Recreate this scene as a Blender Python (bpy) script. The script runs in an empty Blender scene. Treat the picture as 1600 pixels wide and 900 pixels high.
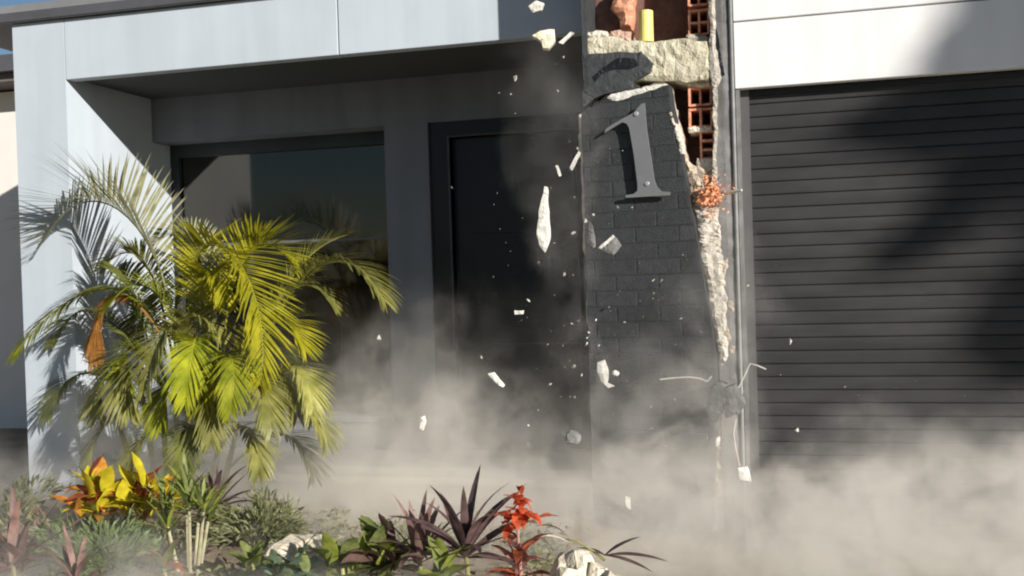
import bpy, bmesh, math, random
from mathutils import Vector, Matrix, noise
R = math.radians
random.seed(7)
SC = bpy.context.scene
COL = SC.collection

# ------------------------------------------------------------------ camera
CAM = Vector((0.0, -6.0, 1.4502)); YAW, PITCH, ROLL, FPX = -.2558, -.014, -.0316, 1600.0
_fw = Vector((math.sin(YAW)*math.cos(PITCH), math.cos(YAW)*math.cos(PITCH), math.sin(PITCH)))
_r = Vector((math.cos(YAW), -math.sin(YAW), 0)); _u = _r.cross(_fw)
_r2 = _r*math.cos(ROLL) + _u*math.sin(ROLL); _u2 = -_r*math.sin(ROLL) + _u*math.cos(ROLL)
cd = bpy.data.cameras.new('camera'); cam = bpy.data.objects.new('camera', cd); COL.objects.link(cam)
cd.sensor_width = 36; cd.lens = 36*FPX/1600; cd.clip_end = 2000; cd.clip_start = .05
M = Matrix((_r2, _u2, -_fw)).transposed().to_4x4(); M.translation = CAM
cam.matrix_world = M; SC.camera = cam
# ------------------------------------------------------------------ light
AZ, EL = R(54), R(19.5)                      # sun to the front right of the facade
SUN = Vector((math.sin(AZ)*math.cos(EL), -math.cos(AZ)*math.cos(EL), math.sin(EL)))
w = bpy.data.worlds.new('World'); SC.world = w; w.use_nodes = True
nt = w.node_tree; sky = nt.nodes.new('ShaderNodeTexSky'); sky.sky_type = 'NISHITA'; sky.sun_disc = False
sky.sun_elevation = EL; sky.sun_rotation = math.atan2(SUN.x, SUN.y); sky.air_density = 1.0; sky.dust_density = .3; sky.ozone_density = 3.0
bgn = nt.nodes['Background']; bgn.inputs['Strength'].default_value = .05
nt.links.new(sky.outputs[0], bgn.inputs['Color'])
sl = bpy.data.lights.new('sun', 'SUN'); sl.energy = 5.0; sl.angle = R(.6); sl.color = (1, .965, .915)
so = bpy.data.objects.new('sun', sl); COL.objects.link(so); so.location = SUN*40
so.rotation_euler = (-SUN).to_track_quat('-Z', 'Y').to_euler()
SC.view_settings.view_transform = 'Standard'; SC.view_settings.look = 'None'
SC.view_settings.gamma = 1; SC.view_settings.use_curve_mapping = False
SC.view_settings.exposure = .45
SC.cycles.volume_bounces = 3; SC.cycles.max_bounces = 8; SC.cycles.transparent_max_bounces = 16
SC.cycles.use_denoising = True; SC.cycles.filter_width = 2.1

# ------------------------------------------------------------------ helpers
def at(px, py, Y):
    """point on the vertical plane at depth Y (metres behind the left fascia) seen at a spot of the photograph"""
    d = _fw + _r2*((px-800)/FPX) - _u2*((py-450)/FPX)
    return CAM + d*((Y - CAM.y)/d.y)

def newmat(name, col, rough=.7, var=.12, scale=8, col2=None, bump=0, bscale=60, spec=.3, metal=0, detail=6):
    m = bpy.data.materials.new(name); m.use_nodes = True; t = m.node_tree; b = t.nodes['Principled BSDF']
    b.inputs['Roughness'].default_value = rough; b.inputs['Specular IOR Level'].default_value = spec; b.inputs['Metallic'].default_value = metal
    tc = t.nodes.new('ShaderNodeTexCoord'); geo = t.nodes.new('ShaderNodeNewGeometry')
    n = t.nodes.new('ShaderNodeTexNoise'); n.inputs['Scale'].default_value = scale; n.inputs['Detail'].default_value = detail
    n.inputs['Roughness'].default_value = .62
    t.links.new(geo.outputs['Position'], n.inputs['Vector'])
    cr = t.nodes.new('ShaderNodeValToRGB'); e = cr.color_ramp.elements
    c1 = [max(0, c*(1-var)) for c in col]; c2 = col2 or [min(1, c*(1+var)) for c in col]
    e[0].position = .33; e[0].color = (*c1, 1); e[1].position = .68; e[1].color = (*c2, 1)
    t.links.new(n.outputs['Fac'], cr.inputs['Fac'])
    oi = t.nodes.new('ShaderNodeObjectInfo'); hs = t.nodes.new('ShaderNodeHueSaturation')
    mr = t.nodes.new('ShaderNodeMapRange'); mr.inputs['To Min'].default_value = 1-var*.9; mr.inputs['To Max'].default_value = 1+var*.9
    t.links.new(oi.outputs['Random'], mr.inputs['Value']); t.links.new(mr.outputs[0], hs.inputs['Value'])
    t.links.new(cr.outputs['Color'], hs.inputs['Color']); t.links.new(hs.outputs[0], b.inputs['Base Color'])
    if bump:
        n2 = t.nodes.new('ShaderNodeTexNoise'); n2.inputs['Scale'].default_value = bscale; n2.inputs['Detail'].default_value = 5
        t.links.new(geo.outputs['Position'], n2.inputs['Vector'])
        bp = t.nodes.new('ShaderNodeBump'); bp.inputs['Strength'].default_value = bump; bp.inputs['Distance'].default_value = .01
        t.links.new(n2.outputs['Fac'], bp.inputs['Height']); t.links.new(bp.outputs[0], b.inputs['Normal'])
    return m

def leafmat(name, col, col2, scale=14, trans=.35, rough=.45, rand=.25):
    m = newmat(name, col, rough, .3, scale, col2, spec=.35); t = m.node_tree; b = t.nodes['Principled BSDF']
    for n in t.nodes:
        if n.type == 'MAP_RANGE': n.inputs['To Min'].default_value = 1-rand; n.inputs['To Max'].default_value = 1+rand
    tr = t.nodes.new('ShaderNodeBsdfTranslucent'); mx = t.nodes.new('ShaderNodeMixShader'); mx.inputs[0].default_value = trans
    src = b.inputs['Base Color'].links[0].from_socket
    t.links.new(src, tr.inputs['Color']); t.links.new(b.outputs[0], mx.inputs[1]); t.links.new(tr.outputs[0], mx.inputs[2])
    t.links.new(mx.outputs[0], t.nodes['Material Output'].inputs['Surface'])
    return m

class MB:
    def __init__(s): s.v = []; s.f = []
    def box(s, a, b):
        x0, y0, z0 = a; x1, y1, z1 = b; i = len(s.v)
        s.v += [(x0,y0,z0),(x1,y0,z0),(x1,y1,z0),(x0,y1,z0),(x0,y0,z1),(x1,y0,z1),(x1,y1,z1),(x0,y1,z1)]
        s.f += [tuple(i+k for k in q) for q in ((0,3,2,1),(4,5,6,7),(0,1,5,4),(1,2,6,5),(2,3,7,6),(3,0,4,7))]
        return s
    def prism(s, poly, y0, y1, inset=0):
        """poly: list of (x, z), front at y0 (toward the camera), back at y1; inset chamfers the front"""
        n = len(poly); i = len(s.v); cx = sum(p[0] for p in poly)/n; cz = sum(p[1] for p in poly)/n
        def sh(p):
            d = math.hypot(p[0]-cx, p[1]-cz) or 1; k = min(inset*1.4/d, .45); return (p[0]+(cx-p[0])*k, p[1]+(cz-p[1])*k)
        f = [sh(p) for p in poly]
        s.v += [(p[0], y0, p[1]) for p in f] + [(p[0], y0+inset, p[1]) for p in poly] + [(p[0], y1, p[1]) for p in poly]
        s.f.append(tuple(range(i, i+n))); s.f.append(tuple(range(i+3*n-1, i+2*n-1, -1)))
        for k in range(n):
            l = (k+1) % n
            s.f.append((i+k, i+n+k, i+n+l, i+l)); s.f.append((i+n+k, i+2*n+k, i+2*n+l, i+n+l))
        return s
    def tube(s, pts, rad, seg=8, cap=True):
        pts = [Vector(p) for p in pts]; i = len(s.v); n = len(pts)
        for k, p in enumerate(pts):
            t = (pts[min(k+1, n-1)] - pts[max(k-1, 0)]).normalized()
            a = t.orthogonal().normalized() if abs(t.z) > .95 else t.cross(Vector((0,0,1))).normalized(); b = t.cross(a)
            r = rad[k] if isinstance(rad, (list, tuple)) else rad
            for j in range(seg):
                q = 2*math.pi*j/seg; s.v.append(tuple(p + (a*math.cos(q) + b*math.sin(q))*r))
        for k in range(n-1):
            for j in range(seg):
                l = (j+1) % seg; s.f.append((i+k*seg+j, i+k*seg+l, i+(k+1)*seg+l, i+(k+1)*seg+j))
        if cap: s.f.append(tuple(range(i+seg-1, i-1, -1))); s.f.append(tuple(range(i+(n-1)*seg, i+n*seg)))
        return s
    def mesh(s, name, mat, smooth=False, fix=True):
        me = bpy.data.meshes.new(name); me.from_pydata([tuple(v) for v in s.v], [], s.f)
        if fix:
            bm = bmesh.new(); bm.from_mesh(me); bmesh.ops.recalc_face_normals(bm, faces=bm.faces); bm.to_mesh(me); bm.free()
        if smooth: me.polygons.foreach_set('use_smooth', [True]*len(me.polygons))
        me.materials.append(mat); return me
    def build(s, name, mat, parent=None, smooth=False, fix=True):
        return link(name, s.mesh(name, mat, smooth, fix), parent)

def link(name, me, parent=None, mw=None):
    o = bpy.data.objects.new(name, me); COL.objects.link(o)
    if parent: o.parent = parent
    if mw is not None: o.matrix_local = mw
    return o
def tag(o, label=None, cat=None, group=None, kind=None):
    if label: o['label'] = label
    if cat: o['category'] = cat
    if group: o['group'] = group
    if kind: o['kind'] = kind
    return o
def empty(name, loc, label, cat, group=None):
    o = bpy.data.objects.new(name, None); COL.objects.link(o); o.location = loc; o.empty_display_size = .1
    bpy.context.view_layer.update()
    return tag(o, label, cat, group)
def part(mb, name, mat, parent, smooth=False, fix=True):
    """mesh given in world coordinates, put under a parent that stands at its own place"""
    loc = Vector((0,0,0)); p = parent
    while p is not None: loc += p.location; p = p.parent
    mb.v = [tuple(Vector(v)-loc) for v in mb.v]
    return mb.build(name, mat, parent, smooth, fix)
def bevel(o, wd=.004, seg=2):
    bm = bmesh.new(); bm.from_mesh(o.data)
    bmesh.ops.bevel(bm, geom=list(bm.edges), offset=wd, segments=seg, affect='EDGES', clamp_overlap=True)
    bm.to_mesh(o.data); bm.free(); return o

def clip(poly, a, b):
    """keep the part of poly left of the line a->b (x, z)"""
    out = []; n = len(poly)
    sd = lambda p: (b[0]-a[0])*(p[1]-a[1]) - (b[1]-a[1])*(p[0]-a[0])
    for k in range(n):
        p, q = poly[k], poly[(k+1) % n]; sp, sq = sd(p), sd(q)
        if sp >= 0: out.append(p)
        if sp*sq < 0:
            t = sp/(sp-sq); out.append((p[0]+(q[0]-p[0])*t, p[1]+(q[1]-p[1])*t))
    return out

def ragged(poly, y0, y1, jit=.012, step=.03, rough=.012, seed=0):
    """a broken piece: outline (x, z) with torn edges, a knobbly front at about y0 and a back at y1"""
    rnd = random.Random(seed); pts = []; n = len(poly)
    for k in range(n):
        a, b = Vector(poly[k]), Vector(poly[(k+1) % n]); m = max(1, int((b-a).length/step))
        for j in range(m):
            p = a.lerp(b, j/m); f = 0 if j == 0 else 1
            nx = noise.noise(Vector((p.x*9+seed, p.y*9, 3.1))); nz = noise.noise(Vector((p.x*9, p.y*9+seed, 7.7)))
            pts.append((p.x+(nx*1.6+rnd.uniform(-.5,.5))*jit, p.y+(nz*1.6+rnd.uniform(-.5,.5))*jit))
    bm = bmesh.new(); vs = [bm.verts.new((x, y0, z)) for x, z in pts]
    es = [bm.edges.new((vs[i], vs[(i+1) % len(vs)])) for i in range(len(vs))]
    bmesh.ops.triangle_fill(bm, edges=es, use_beauty=True)
    long = [e for e in bm.edges if e.calc_length() > step*1.6 and not e.is_boundary]
    for _ in range(3):
        long = [e for e in bm.edges if e.calc_length() > step*1.5 and not e.is_boundary]
        if not long: break
        bmesh.ops.subdivide_edges(bm, edges=long, cuts=1); bmesh.ops.triangulate(bm, faces=bm.faces)
    fr = list(bm.faces); edge = {v for v in bm.verts if v.is_boundary}
    bd = [e for e in bm.edges if e.is_boundary]
    r = bmesh.ops.extrude_edge_only(bm, edges=bd)
    nv = [g for g in r['geom'] if isinstance(g, bmesh.types.BMVert)]
    for v in nv: v.co.y = y1
    for v in bm.verts:
        if v in nv: continue
        q = v.co*22; h = noise.noise(Vector((q.x+seed, 0, q.z)))*.7 + noise.noise(Vector((q.x*2.7, seed, q.z*2.7)))*.5
        v.co.y += h*rough + (rough*.9 if v in edge else 0)
    be = [e for e in bm.edges if e.is_boundary]
    try: bmesh.ops.triangle_fill(bm, edges=be)
    except Exception: pass
    bmesh.ops.recalc_face_normals(bm, faces=bm.faces)
    mb = MB(); bm.verts.index_update(); mb.v = [tuple(v.co) for v in bm.verts]; mb.f = [tuple(v.index for v in f.verts) for f in bm.faces]; bm.free()
    return mb
def pxpoly(pts, Y): return [(at(x, y, Y).x, at(x, y, Y).z) for x, y in pts]

def rock(rad, seed, flat=1.0, angular=.35, sub=2):
    bm = bmesh.new(); bmesh.ops.create_icosphere(bm, subdivisions=sub, radius=1)
    for v in bm.verts:
        q = v.co*1.3 + Vector((seed*3.7, seed*1.3, seed)); c = noise.cell_vector(q*1.1)
        k = 1 + angular*noise.noise(q*.9) + .35*angular*noise.noise(q*3.1)
        v.co = v.co*k
        m = max(abs(v.co.x), abs(v.co.y), abs(v.co.z)); v.co = v.co.lerp(v.co/m*.8, .45)
        v.co = Vector((v.co.x*rad[0], v.co.y*rad[1], v.co.z*rad[2]))
    mb = MB(); bm.verts.index_update(); mb.v = [tuple(v.co) for v in bm.verts]; mb.f = [tuple(v.index for v in f.verts) for f in bm.faces]; bm.free()
    return mb

# ------------------------------------------------------------------ materials
m_fascia = newmat('pale_grey_render', (.47,.515,.555), .75, .03, 3, bump=.12, bscale=220)
m_white = newmat('warm_white_panel', (.75,.735,.715), .6, .02, 2, bump=.05, bscale=200)
m_cap = newmat('dark_metal_capping', (.085,.085,.09), .45, .12, 5, spec=.5)
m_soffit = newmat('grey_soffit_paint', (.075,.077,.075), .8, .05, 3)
m_grey = newmat('mid_grey_wall_paint', (.17,.18,.20), .8, .05, 3, bump=.1, bscale=180)
m_black = newmat('black_painted_metal', (.008,.008,.009), .4, .2, 6, spec=.4)
m_doorm = newmat('black_door_paint', (.010,.010,.012), .35, .15, 4, spec=.35)
m_slat = newmat('charcoal_roller_slat', (.038,.0365,.037), .6, .1, 3, spec=.25)
m_frame = newmat('dark_window_frame', (.03,.031,.034), .4, .15, 5)
m_cream = newmat('cream_neighbour_wall', (.80,.73,.66), .85, .04, 3)
m_int = newmat('dim_interior_paint', (.18,.17,.16), .9, .1, 2)
m_brickp = newmat('black_painted_brick', (.037,.039,.040), .6, .22, 30, bump=.45, bscale=140, spec=.4)
m_mortp = newmat('black_painted_mortar', (.037,.039,.040), .7, .2, 40, bump=.4, bscale=150)
m_pillar = newmat('charcoal_render', (.20,.193,.185), .75, .18, 14, bump=.3, bscale=120)
m_conc = newmat('broken_cream_concrete', (.66,.59,.40), .9, .3, 26, col2=(.80,.74,.56), bump=.9, bscale=90)
m_mort = newmat('pale_mortar', (.62,.55,.44), .9, .25, 40, col2=(.76,.70,.60), bump=.9, bscale=110)
m_tan = newmat('tan_mortar', (.40,.32,.24), .9, .3, 40, col2=(.60,.50,.38), bump=.9, bscale=110)
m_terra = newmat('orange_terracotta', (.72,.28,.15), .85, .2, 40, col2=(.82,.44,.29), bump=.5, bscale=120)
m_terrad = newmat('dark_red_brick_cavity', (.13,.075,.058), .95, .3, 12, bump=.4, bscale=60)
m_orange = newmat('crushed_orange_brick', (.90,.30,.11), .9, .15, 60, col2=(.95,.52,.30), bump=.8, bscale=150)
m_yellow = newmat('yellow_plastic_conduit', (.80,.66,.20), .45, .06, 12)
m_steel = newmat('brushed_steel', (.21,.21,.215), .5, .06, 6, spec=.5, metal=.3)
m_plast = newmat('white_plaster_chip', (.66,.63,.56), .9, .2, 40, bump=.5, bscale=120)
m_wire = newmat('pale_wire', (.48,.44,.39), .7, .2, 30)
m_sand = newmat('sandy_rubble', (.66,.56,.40), .95, .25, 20, col2=(.80,.71,.55), bump=1, bscale=70)
m_ground = newmat('dusty_sandy_ground', (.16,.135,.10), .95, .3, 2.2, bump=.8, bscale=40)
m_drive = newmat('dusty_concrete_drive', (.27,.24,.19), .9, .12, 3, bump=.5, bscale=90)
m_porch = newmat('porch_tile', (.42,.40,.37), .7, .08, 5)
m_soil = newmat('sandy_soil', (.24,.18,.115), .95, .35, 9, bump=1, bscale=50)
g = bpy.data.materials.new('window_glass'); g.use_nodes = True; t = g.node_tree; t.nodes.remove(t.nodes['Principled BSDF'])
fr = t.nodes.new('ShaderNodeFresnel'); fr.inputs['IOR'].default_value = 1.7
tp = t.nodes.new('ShaderNodeBsdfTransparent'); tp.inputs['Color'].default_value = (.46,.45,.43,1)
gl = t.nodes.new('ShaderNodeBsdfGlossy'); gl.inputs['Roughness'].default_value = .06; gl.inputs['Color'].default_value = (.96,.90,.80,1)
mx = t.nodes.new('ShaderNodeMixShader'); t.links.new(fr.outputs[0], mx.inputs[0]); t.links.new(tp.outputs[0], mx.inputs[1]); t.links.new(gl.outputs[0], mx.inputs[2])
t.links.new(mx.outputs[0], t.nodes['Material Output'].inputs['Surface']); m_glass = g

def streak(m, lo=.86, sx=7, sz=.5):
    t = m.node_tree; b = t.nodes['Principled BSDF']; src = b.inputs['Base Color'].links[0].from_socket
    geo = t.nodes.new('ShaderNodeNewGeometry'); mp = t.nodes.new('ShaderNodeMapping'); mp.inputs['Scale'].default_value = (sx, sx, sz)
    n = t.nodes.new('ShaderNodeTexNoise'); n.inputs['Scale'].default_value = 1; n.inputs['Detail'].default_value = 5
    mr = t.nodes.new('ShaderNodeMapRange'); mr.inputs['From Min'].default_value = .38; mr.inputs['From Max'].default_value = .6; mr.inputs['To Min'].default_value = lo; mr.inputs['To Max'].default_value = 1.03
    mx = t.nodes.new('ShaderNodeMix'); mx.data_type = 'RGBA'; mx.blend_type = 'MULTIPLY'; mx.inputs[0].default_value = 1
    t.links.new(geo.outputs['Position'], mp.inputs['Vector']); t.links.new(mp.outputs[0], n.inputs['Vector']); t.links.new(n.outputs['Fac'], mr.inputs['Value'])
    t.links.new(src, mx.inputs[6]); t.links.new(mr.outputs[0], mx.inputs[7]); t.links.new(mx.outputs[2], b.inputs['Base Color'])
for m_ in (m_fascia, m_white): streak(m_, .965)
streak(m_pillar, .6, 16, 2.5); streak(m_slat, .75, 2.5, 9); streak(m_grey, .88)
# ------------------------------------------------------------------ ground
def sheet(name, x0, x1, y0, y1, z, mat, n=1):
    mb = MB(); mb.v = [(x0,y0,z),(x1,y0,z),(x1,y1,z),(x0,y1,z)]; mb.f = [(0,1,2,3)]
    o = mb.build(name, mat); o['kind'] = 'structure'; return o
sheet('ground', -500, 500, -500, 500, 0, m_ground)
sheet('driveway', -.9, 3.2, -9, -.33, .005, m_drive)
# garden soil, gently mounded
mb = MB(); nx, ny = 44, 26
for j in range(ny+1):
    for i in range(nx+1):
        x = -6.2 + 5.3*i/nx; y = -3.4 + 3.38*j/ny
        e = min(1, min(i, nx-i)/3, min(j, ny-j)/3)
        mb.v.append((x, y, .004 + e*(.05 + .05*noise.noise(Vector((x*1.7, y*1.7, 0))) + .02*noise.noise(Vector((x*7, y*7, 4))))))
for j in range(ny):
    for i in range(nx):
        a = j*(nx+1)+i; mb.f.append((a, a+1, a+nx+2, a+nx+1))
o = mb.build('garden_bed', m_soil, smooth=True); o['kind'] = 'structure'

# ------------------------------------------------------------------ the house (left, with the porch)
XA, XB, ZT, ZS, D1, D2, ZW = -5.072, -4.660, 3.273, 2.864, .979, 1.21, 2.552
XW2, XD, XP = -2.748, -2.414, -1.016           # window right edge, door left edge, pillar left edge
PF = .20                                        # porch floor height
house = empty('house', (-3, 0, 0), 'single storey grey rendered house with a deep shaded porch and dark roof edge', 'house')
part(MB().box((XA,0,0),(XB,.06,ZT)).box((XA,.06,0),(XA+.16,8,ZT)), 'corner_column', m_fascia, house)
part(MB().box((XB-.22,.0605,0),(XB,2.6,ZT-.02)), 'porch_side_wall', m_fascia, house)
JX = -2.65
for k, (a, b) in enumerate(((XB+.004, JX-.004), (JX+.004, XP-.004), (XP+.004, -.21))):
    o = part(MB().box((a,.002 if k else .001,ZS),(b,.09,ZT)), 'fascia_panel', m_fascia, house); bevel(o, .003, 1)
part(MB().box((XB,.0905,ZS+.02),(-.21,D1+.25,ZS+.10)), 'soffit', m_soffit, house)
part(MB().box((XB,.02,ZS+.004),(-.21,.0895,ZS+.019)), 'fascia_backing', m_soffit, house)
# roof capping: a folded metal edge with a drip lip
cap = part(MB().box((XA-.62,-.045,ZT+.004),(-.21,.30,ZT+.072)), 'roof_capping', m_cap, house); bevel(cap, .006, 2)
part(MB().box((XA-.60,-.030,ZT+.073),(-.21,.30,ZT+.125)), 'gutter', newmat('grey_gutter_metal', (.20,.20,.20), .5, .1, 4, spec=.5), cap)
part(MB().box((XA-.6,.30,ZT+.01),(-.21,8,ZT+.11)), 'flat_roof', m_cap, house)
# back wall of the porch with the openings for window and door
bw = MB()
bw.box((XB,D1,ZW),(-.25,D1+.25,ZS+.02)); bw.box((XW2,D1,0),(XD,D1+.25,ZW)); bw.box((XB,D1,0),(XW2,D1+.25,.42))
part(bw, 'porch_back_wall', m_grey, house)
part(MB().box((XA+.16,7.9,0),(4.5,8,ZT)).box((4.4,.0,0),(4.5,7.9,ZT)).box((XB,4.6,0),(2,4.68,ZT)), 'inner_wall', m_int, house)
# window
win = empty('window', (0,0,0), None, None); win.parent = house; win.location = Vector((XB,D2,.42)) - house.location
bpy.context.view_layer.update()
fy0, fy1 = D2, D2+.07
fm = MB().box((XB+.002,fy0,.42),(XB+.075,fy1,ZW)).box((XW2-.05,fy0,.42),(XW2,fy1,ZW)).box((XB+.075,fy0,ZW-.10),(XW2-.05,fy1,ZW)).box((XB+.075,fy0,.42),(XW2-.05,fy1,.49))
part(fm, 'frame', m_frame, win)
tz = 1.752
part(MB().box((XB+.075,fy0+.015,tz-.010),(XW2-.05,fy1-.015,tz+.010)), 'transom', newmat('pale_aluminium_bar', (.13,.13,.125), .5, .1, 6, metal=.2), win)
part(MB().box((XB+.075,fy0+.03,tz+.010),(XW2-.05,fy0+.036,ZW-.10)), 'pane', m_glass, win)
part(MB().box((XB+.075,fy0+.03,.49),(XW2-.05,fy0+.036,tz-.010)), 'pane', m_glass, win)
part(MB().box((XB,D1-.03,.40),(XW2,D2,.442)), 'sill', m_grey, win)
bl = MB()
for k in range(9): bl.box((XB+.5+k*.155, D2+.34+.02*(k%2), .5),(XB+.5+k*.155+.14, D2+.345+.02*(k%2), ZW-.02))
part(bl, 'vertical_blind', newmat('grey_blind_cloth', (.20,.19,.17), .9, .1, 8), win)
# door
dr = empty('front_door', (0,0,0), None, None); dr.parent = house; dr.location = Vector((XD,D1+.12,PF)) - house.location
part(MB().box((XD+.001,D1+.03,PF),(XD+.135,D1+.2,ZW)).box((XD+.135,D1+.03,ZW-.10),(-.3,D1+.2,ZW)), 'frame', m_black, dr)
part(MB().box((XD+.135,D1+.024,PF),(XD+.150,D1+.03,ZW-.10)).box((XD+.150,D1+.024,ZW-.112),(-.3,D1+.03,ZW-.10)), 'frame_bead', newmat('worn_grey_bead', (.06,.06,.065), .5, .2, 9), dr)
leafd = MB().box((XD+.152,D1+.10,PF),(-1.20,D1+.145,ZW-.114))
o = part(leafd, 'door_leaf', m_doorm, dr)
pm = MB()
for a, b in ((.35,.95),(1.05,1.65),(1.75,2.25)): pm.box((XD+.30,D1+.088,a),(-1.36,D1+.0995,b))
part(pm, 'door_moulding', m_doorm, dr)
part(MB().tube([(-1.30,D1+.03,1.15),(-1.30,D1+.03,1.55)], .014).box((-1.31,D1+.03,1.18),(-1.29,D1+.10,1.20)).box((-1.31,D1+.03,1.50),(-1.29,D1+.10,1.52)), 'pull_handle', m_steel, dr)
part(MB().box((-1.19,D1+.10,PF),(-.3,D1+.15,ZW-.114)), 'side_panel', m_doorm, dr)
# porch step
ps = MB().box((XB,.0,.004),(XP-.02,D1,.16)); part(ps, 'porch_slab', m_porch, house)
o = part(MB().box((XB,-.03,.161),(XP-.02,.30,.205)), 'step_nosing', newmat('pale_step_coping', (.62,.59,.54), .7, .06, 6), house); bevel(o, .006, 2)
k = 0; x = XB
while x < XP-.03:
    x2 = min(x+.594, XP-.02); part(MB().box((x+.003,.303,.161),(x2,D1-.003,.200)), 'floor_tile', m_porch, house); x += .6

# ------------------------------------------------------------------ garage (right)
XG, YG, ZG, ZJ, XGD = -.2026, -.41, 2.395, 2.749, -.134
XGR = 2.70
gar = empty('garage', (1.2, -.1, 0), 'garage with charcoal roller door under wide warm white fascia boards', 'garage')
for z0, z1 in ((ZG, ZJ-.004), (ZJ+.004, ZJ+.40), (ZJ+.408, ZJ+.9)):
    bevel(part(MB().box((XG,YG,z0),(XGR+1.5,YG+.06,z1)), 'fascia_board', m_white, gar), .003, 1)
part(MB().box((XG+.004,YG+.061,ZG+.02),(XGR+1.5,.0,ZG+.10)), 'soffit', m_black, gar)
part(MB().box((XG+.004,YG+.0605,ZG+.10),(XGR+1.5,YG+.12,ZJ+.9)), 'fascia_backing', m_black, gar)
part(MB().box((XG+.002,-.399,0),(XGD-.045,-.27,ZG-.002)), 'door_jamb', m_pillar, gar)
part(MB().box((XGR,-.40,0),(XGR+1.5,-.05,ZG-.002)), 'side_pier', m_pillar, gar)
part(MB().box((XG+.006,YG+.13,ZT+.02),(XGR+1.75,8.0,ZT+.11)), 'flat_roof', m_cap, gar)
rd = empty('roller_door', (0,0,0), None, None); rd.parent = gar; rd.location = Vector((0,-.31,0)) - gar.location
SP = .0700
prof = [(.010,.0005),(-.003,.001),(-.0080,.004),(-.0092,.014),(-.0098,.035),(-.0092,.056),(-.0080,.0642),(-.004,.0686),(.004,.0694)]
mb = MB(); n = len(prof)
mb.v = [(XGD-.02, y, z) for y, z in prof] + [(XGR+.02, y, z) for y, z in prof]
mb.f = [(k, (k+1)%n, n+(k+1)%n, n+k) for k in range(n)] + [tuple(range(n-1,-1,-1)), tuple(range(n, 2*n))]
sm = mb.mesh('slat', m_slat, fix=True)
for k in range(34):
    o = link('slat', sm, rd); o.location = (0, random.uniform(-.0015,.0015), .01 + k*SP)
part(MB().box((XGD-.02,-.299,.0),(XGR+.02,-.287,ZG+.02)), 'curtain_back', m_black, rd)
for xa in (XGD-.044, XGR-.001):
    part(MB().box((xa,-.345,0),(xa+.045,-.286,ZG)), 'guide_rail', newmat('charcoal_rail', (.10,.097,.095), .5, .12, 5), rd)
part(MB().box((XGD,-.330,ZG-.030),(XGR,-.323,ZG+.015)), 'header', m_black, rd)

# ------------------------------------------------------------------ neighbour house (far left)
nb = empty('neighbour_house', (-9, 3, 0), 'cream neighbouring house with dark eaves, cut off at the far left edge', 'house')
part(MB().box((-16,3,0),(-6.5,3.2,3.50)).box((-6.7,3.2,0),(-6.5,11,3.5)), 'wall', m_cream, nb)
part(MB().box((-16.2,2.62,3.52),(-6.2,2.66,3.66)).box((-16.2,2.66,3.52),(-6.2,11,3.545)), 'eaves_board', newmat('brown_grey_eaves', (.16,.14,.13), .7, .1, 5), nb)
part(MB().box((-16.3,2.52,3.60),(-6.15,2.615,3.76)), 'gutter', m_cap, nb)
mb = MB(); mb.v = [(-16.2,2.62,3.70),(-6.2,2.62,3.70),(-6.2,11,3.70),(-16.2,11,3.70),(-13,6.8,4.5),(-9.4,6.8,4.5)]
mb.f = [(0,1,5,4),(1,2,5),(2,3,4,5),(3,0,4),(3,2,1,0)]
part(mb, 'hip_roof', m_cap, nb)

# ------------------------------------------------------------------ the number pillar, torn open
PY = -.43
pil = empty('brick_pillar', (-.6, -.2, 0), 'torn open brick pillar with exposed orange hollow blocks beside the garage door', 'pillar')
# untouched side return next to the garage
rt = [(-.322,0),(XG-.001,0),(XG-.001,3.6),(-.325,3.6)]
part(ragged([(-.325,-.02),(XG-.001,-.02),(XG-.001,3.6),(-.322,3.6)], -.402, .0, .002, .06, .006, 5), 'side_return', m_pillar, pil)
part(MB().tube([(XG-.012,-.404,0),(XG-.012,-.404,3.5)], .010, 8), 'corner_bead', newmat('grey_corner_bead', (.26,.255,.25), .6, .2, 14), pil)
# cavity behind
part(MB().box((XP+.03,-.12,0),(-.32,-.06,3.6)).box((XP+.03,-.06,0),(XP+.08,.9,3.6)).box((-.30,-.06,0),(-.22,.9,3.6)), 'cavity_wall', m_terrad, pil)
lm = MB().box((XP,-.33,0),(XP+.028,.9,1.0)).box((XP,-.33,1.0),(XP+.028,.9,2.3)); part(MB().box((XP,-.335,0),(XP+.028,.9,2.5)).box((XP,-.425,2.5),(XP+.028,.9,3.9)), 'left_cheek', m_brickp, pil)
# concrete beam across the pillar
bp = pxpoly([(914,62),(960,58),(990,66),(1032,62),(1072,62),(1104,66),(1112,88),(1109,124),(1070,127),(1020,124),(960,128),(913,128)], -.40)
part(ragged(bp, -.405, -.13, .010, .03, .012, 11), 'concrete_beam', m_conc, pil)
# painted face still sticking to the beam
pp = pxpoly([(911,86),(940,84),(1002,81),(1012,92),(1022,98),(1016,112),(1004,118),(990,128),(1004,136),(960,142),(930,155),(911,168)], -.425)
part(ragged(pp, -.428, -.40, .006, .025, .004, 12), 'painted_face_remnant', m_brickp, pil)
sp_ = pxpoly([(926,122),(945,102),(965,92),(992,92),(1000,101),(985,108),(960,110),(940,116),(930,130)], -.432)
part(ragged(sp_, -.433, -.427, .006, .02, .003, 13), 'scorched_patch', m_black, pil)
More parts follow.
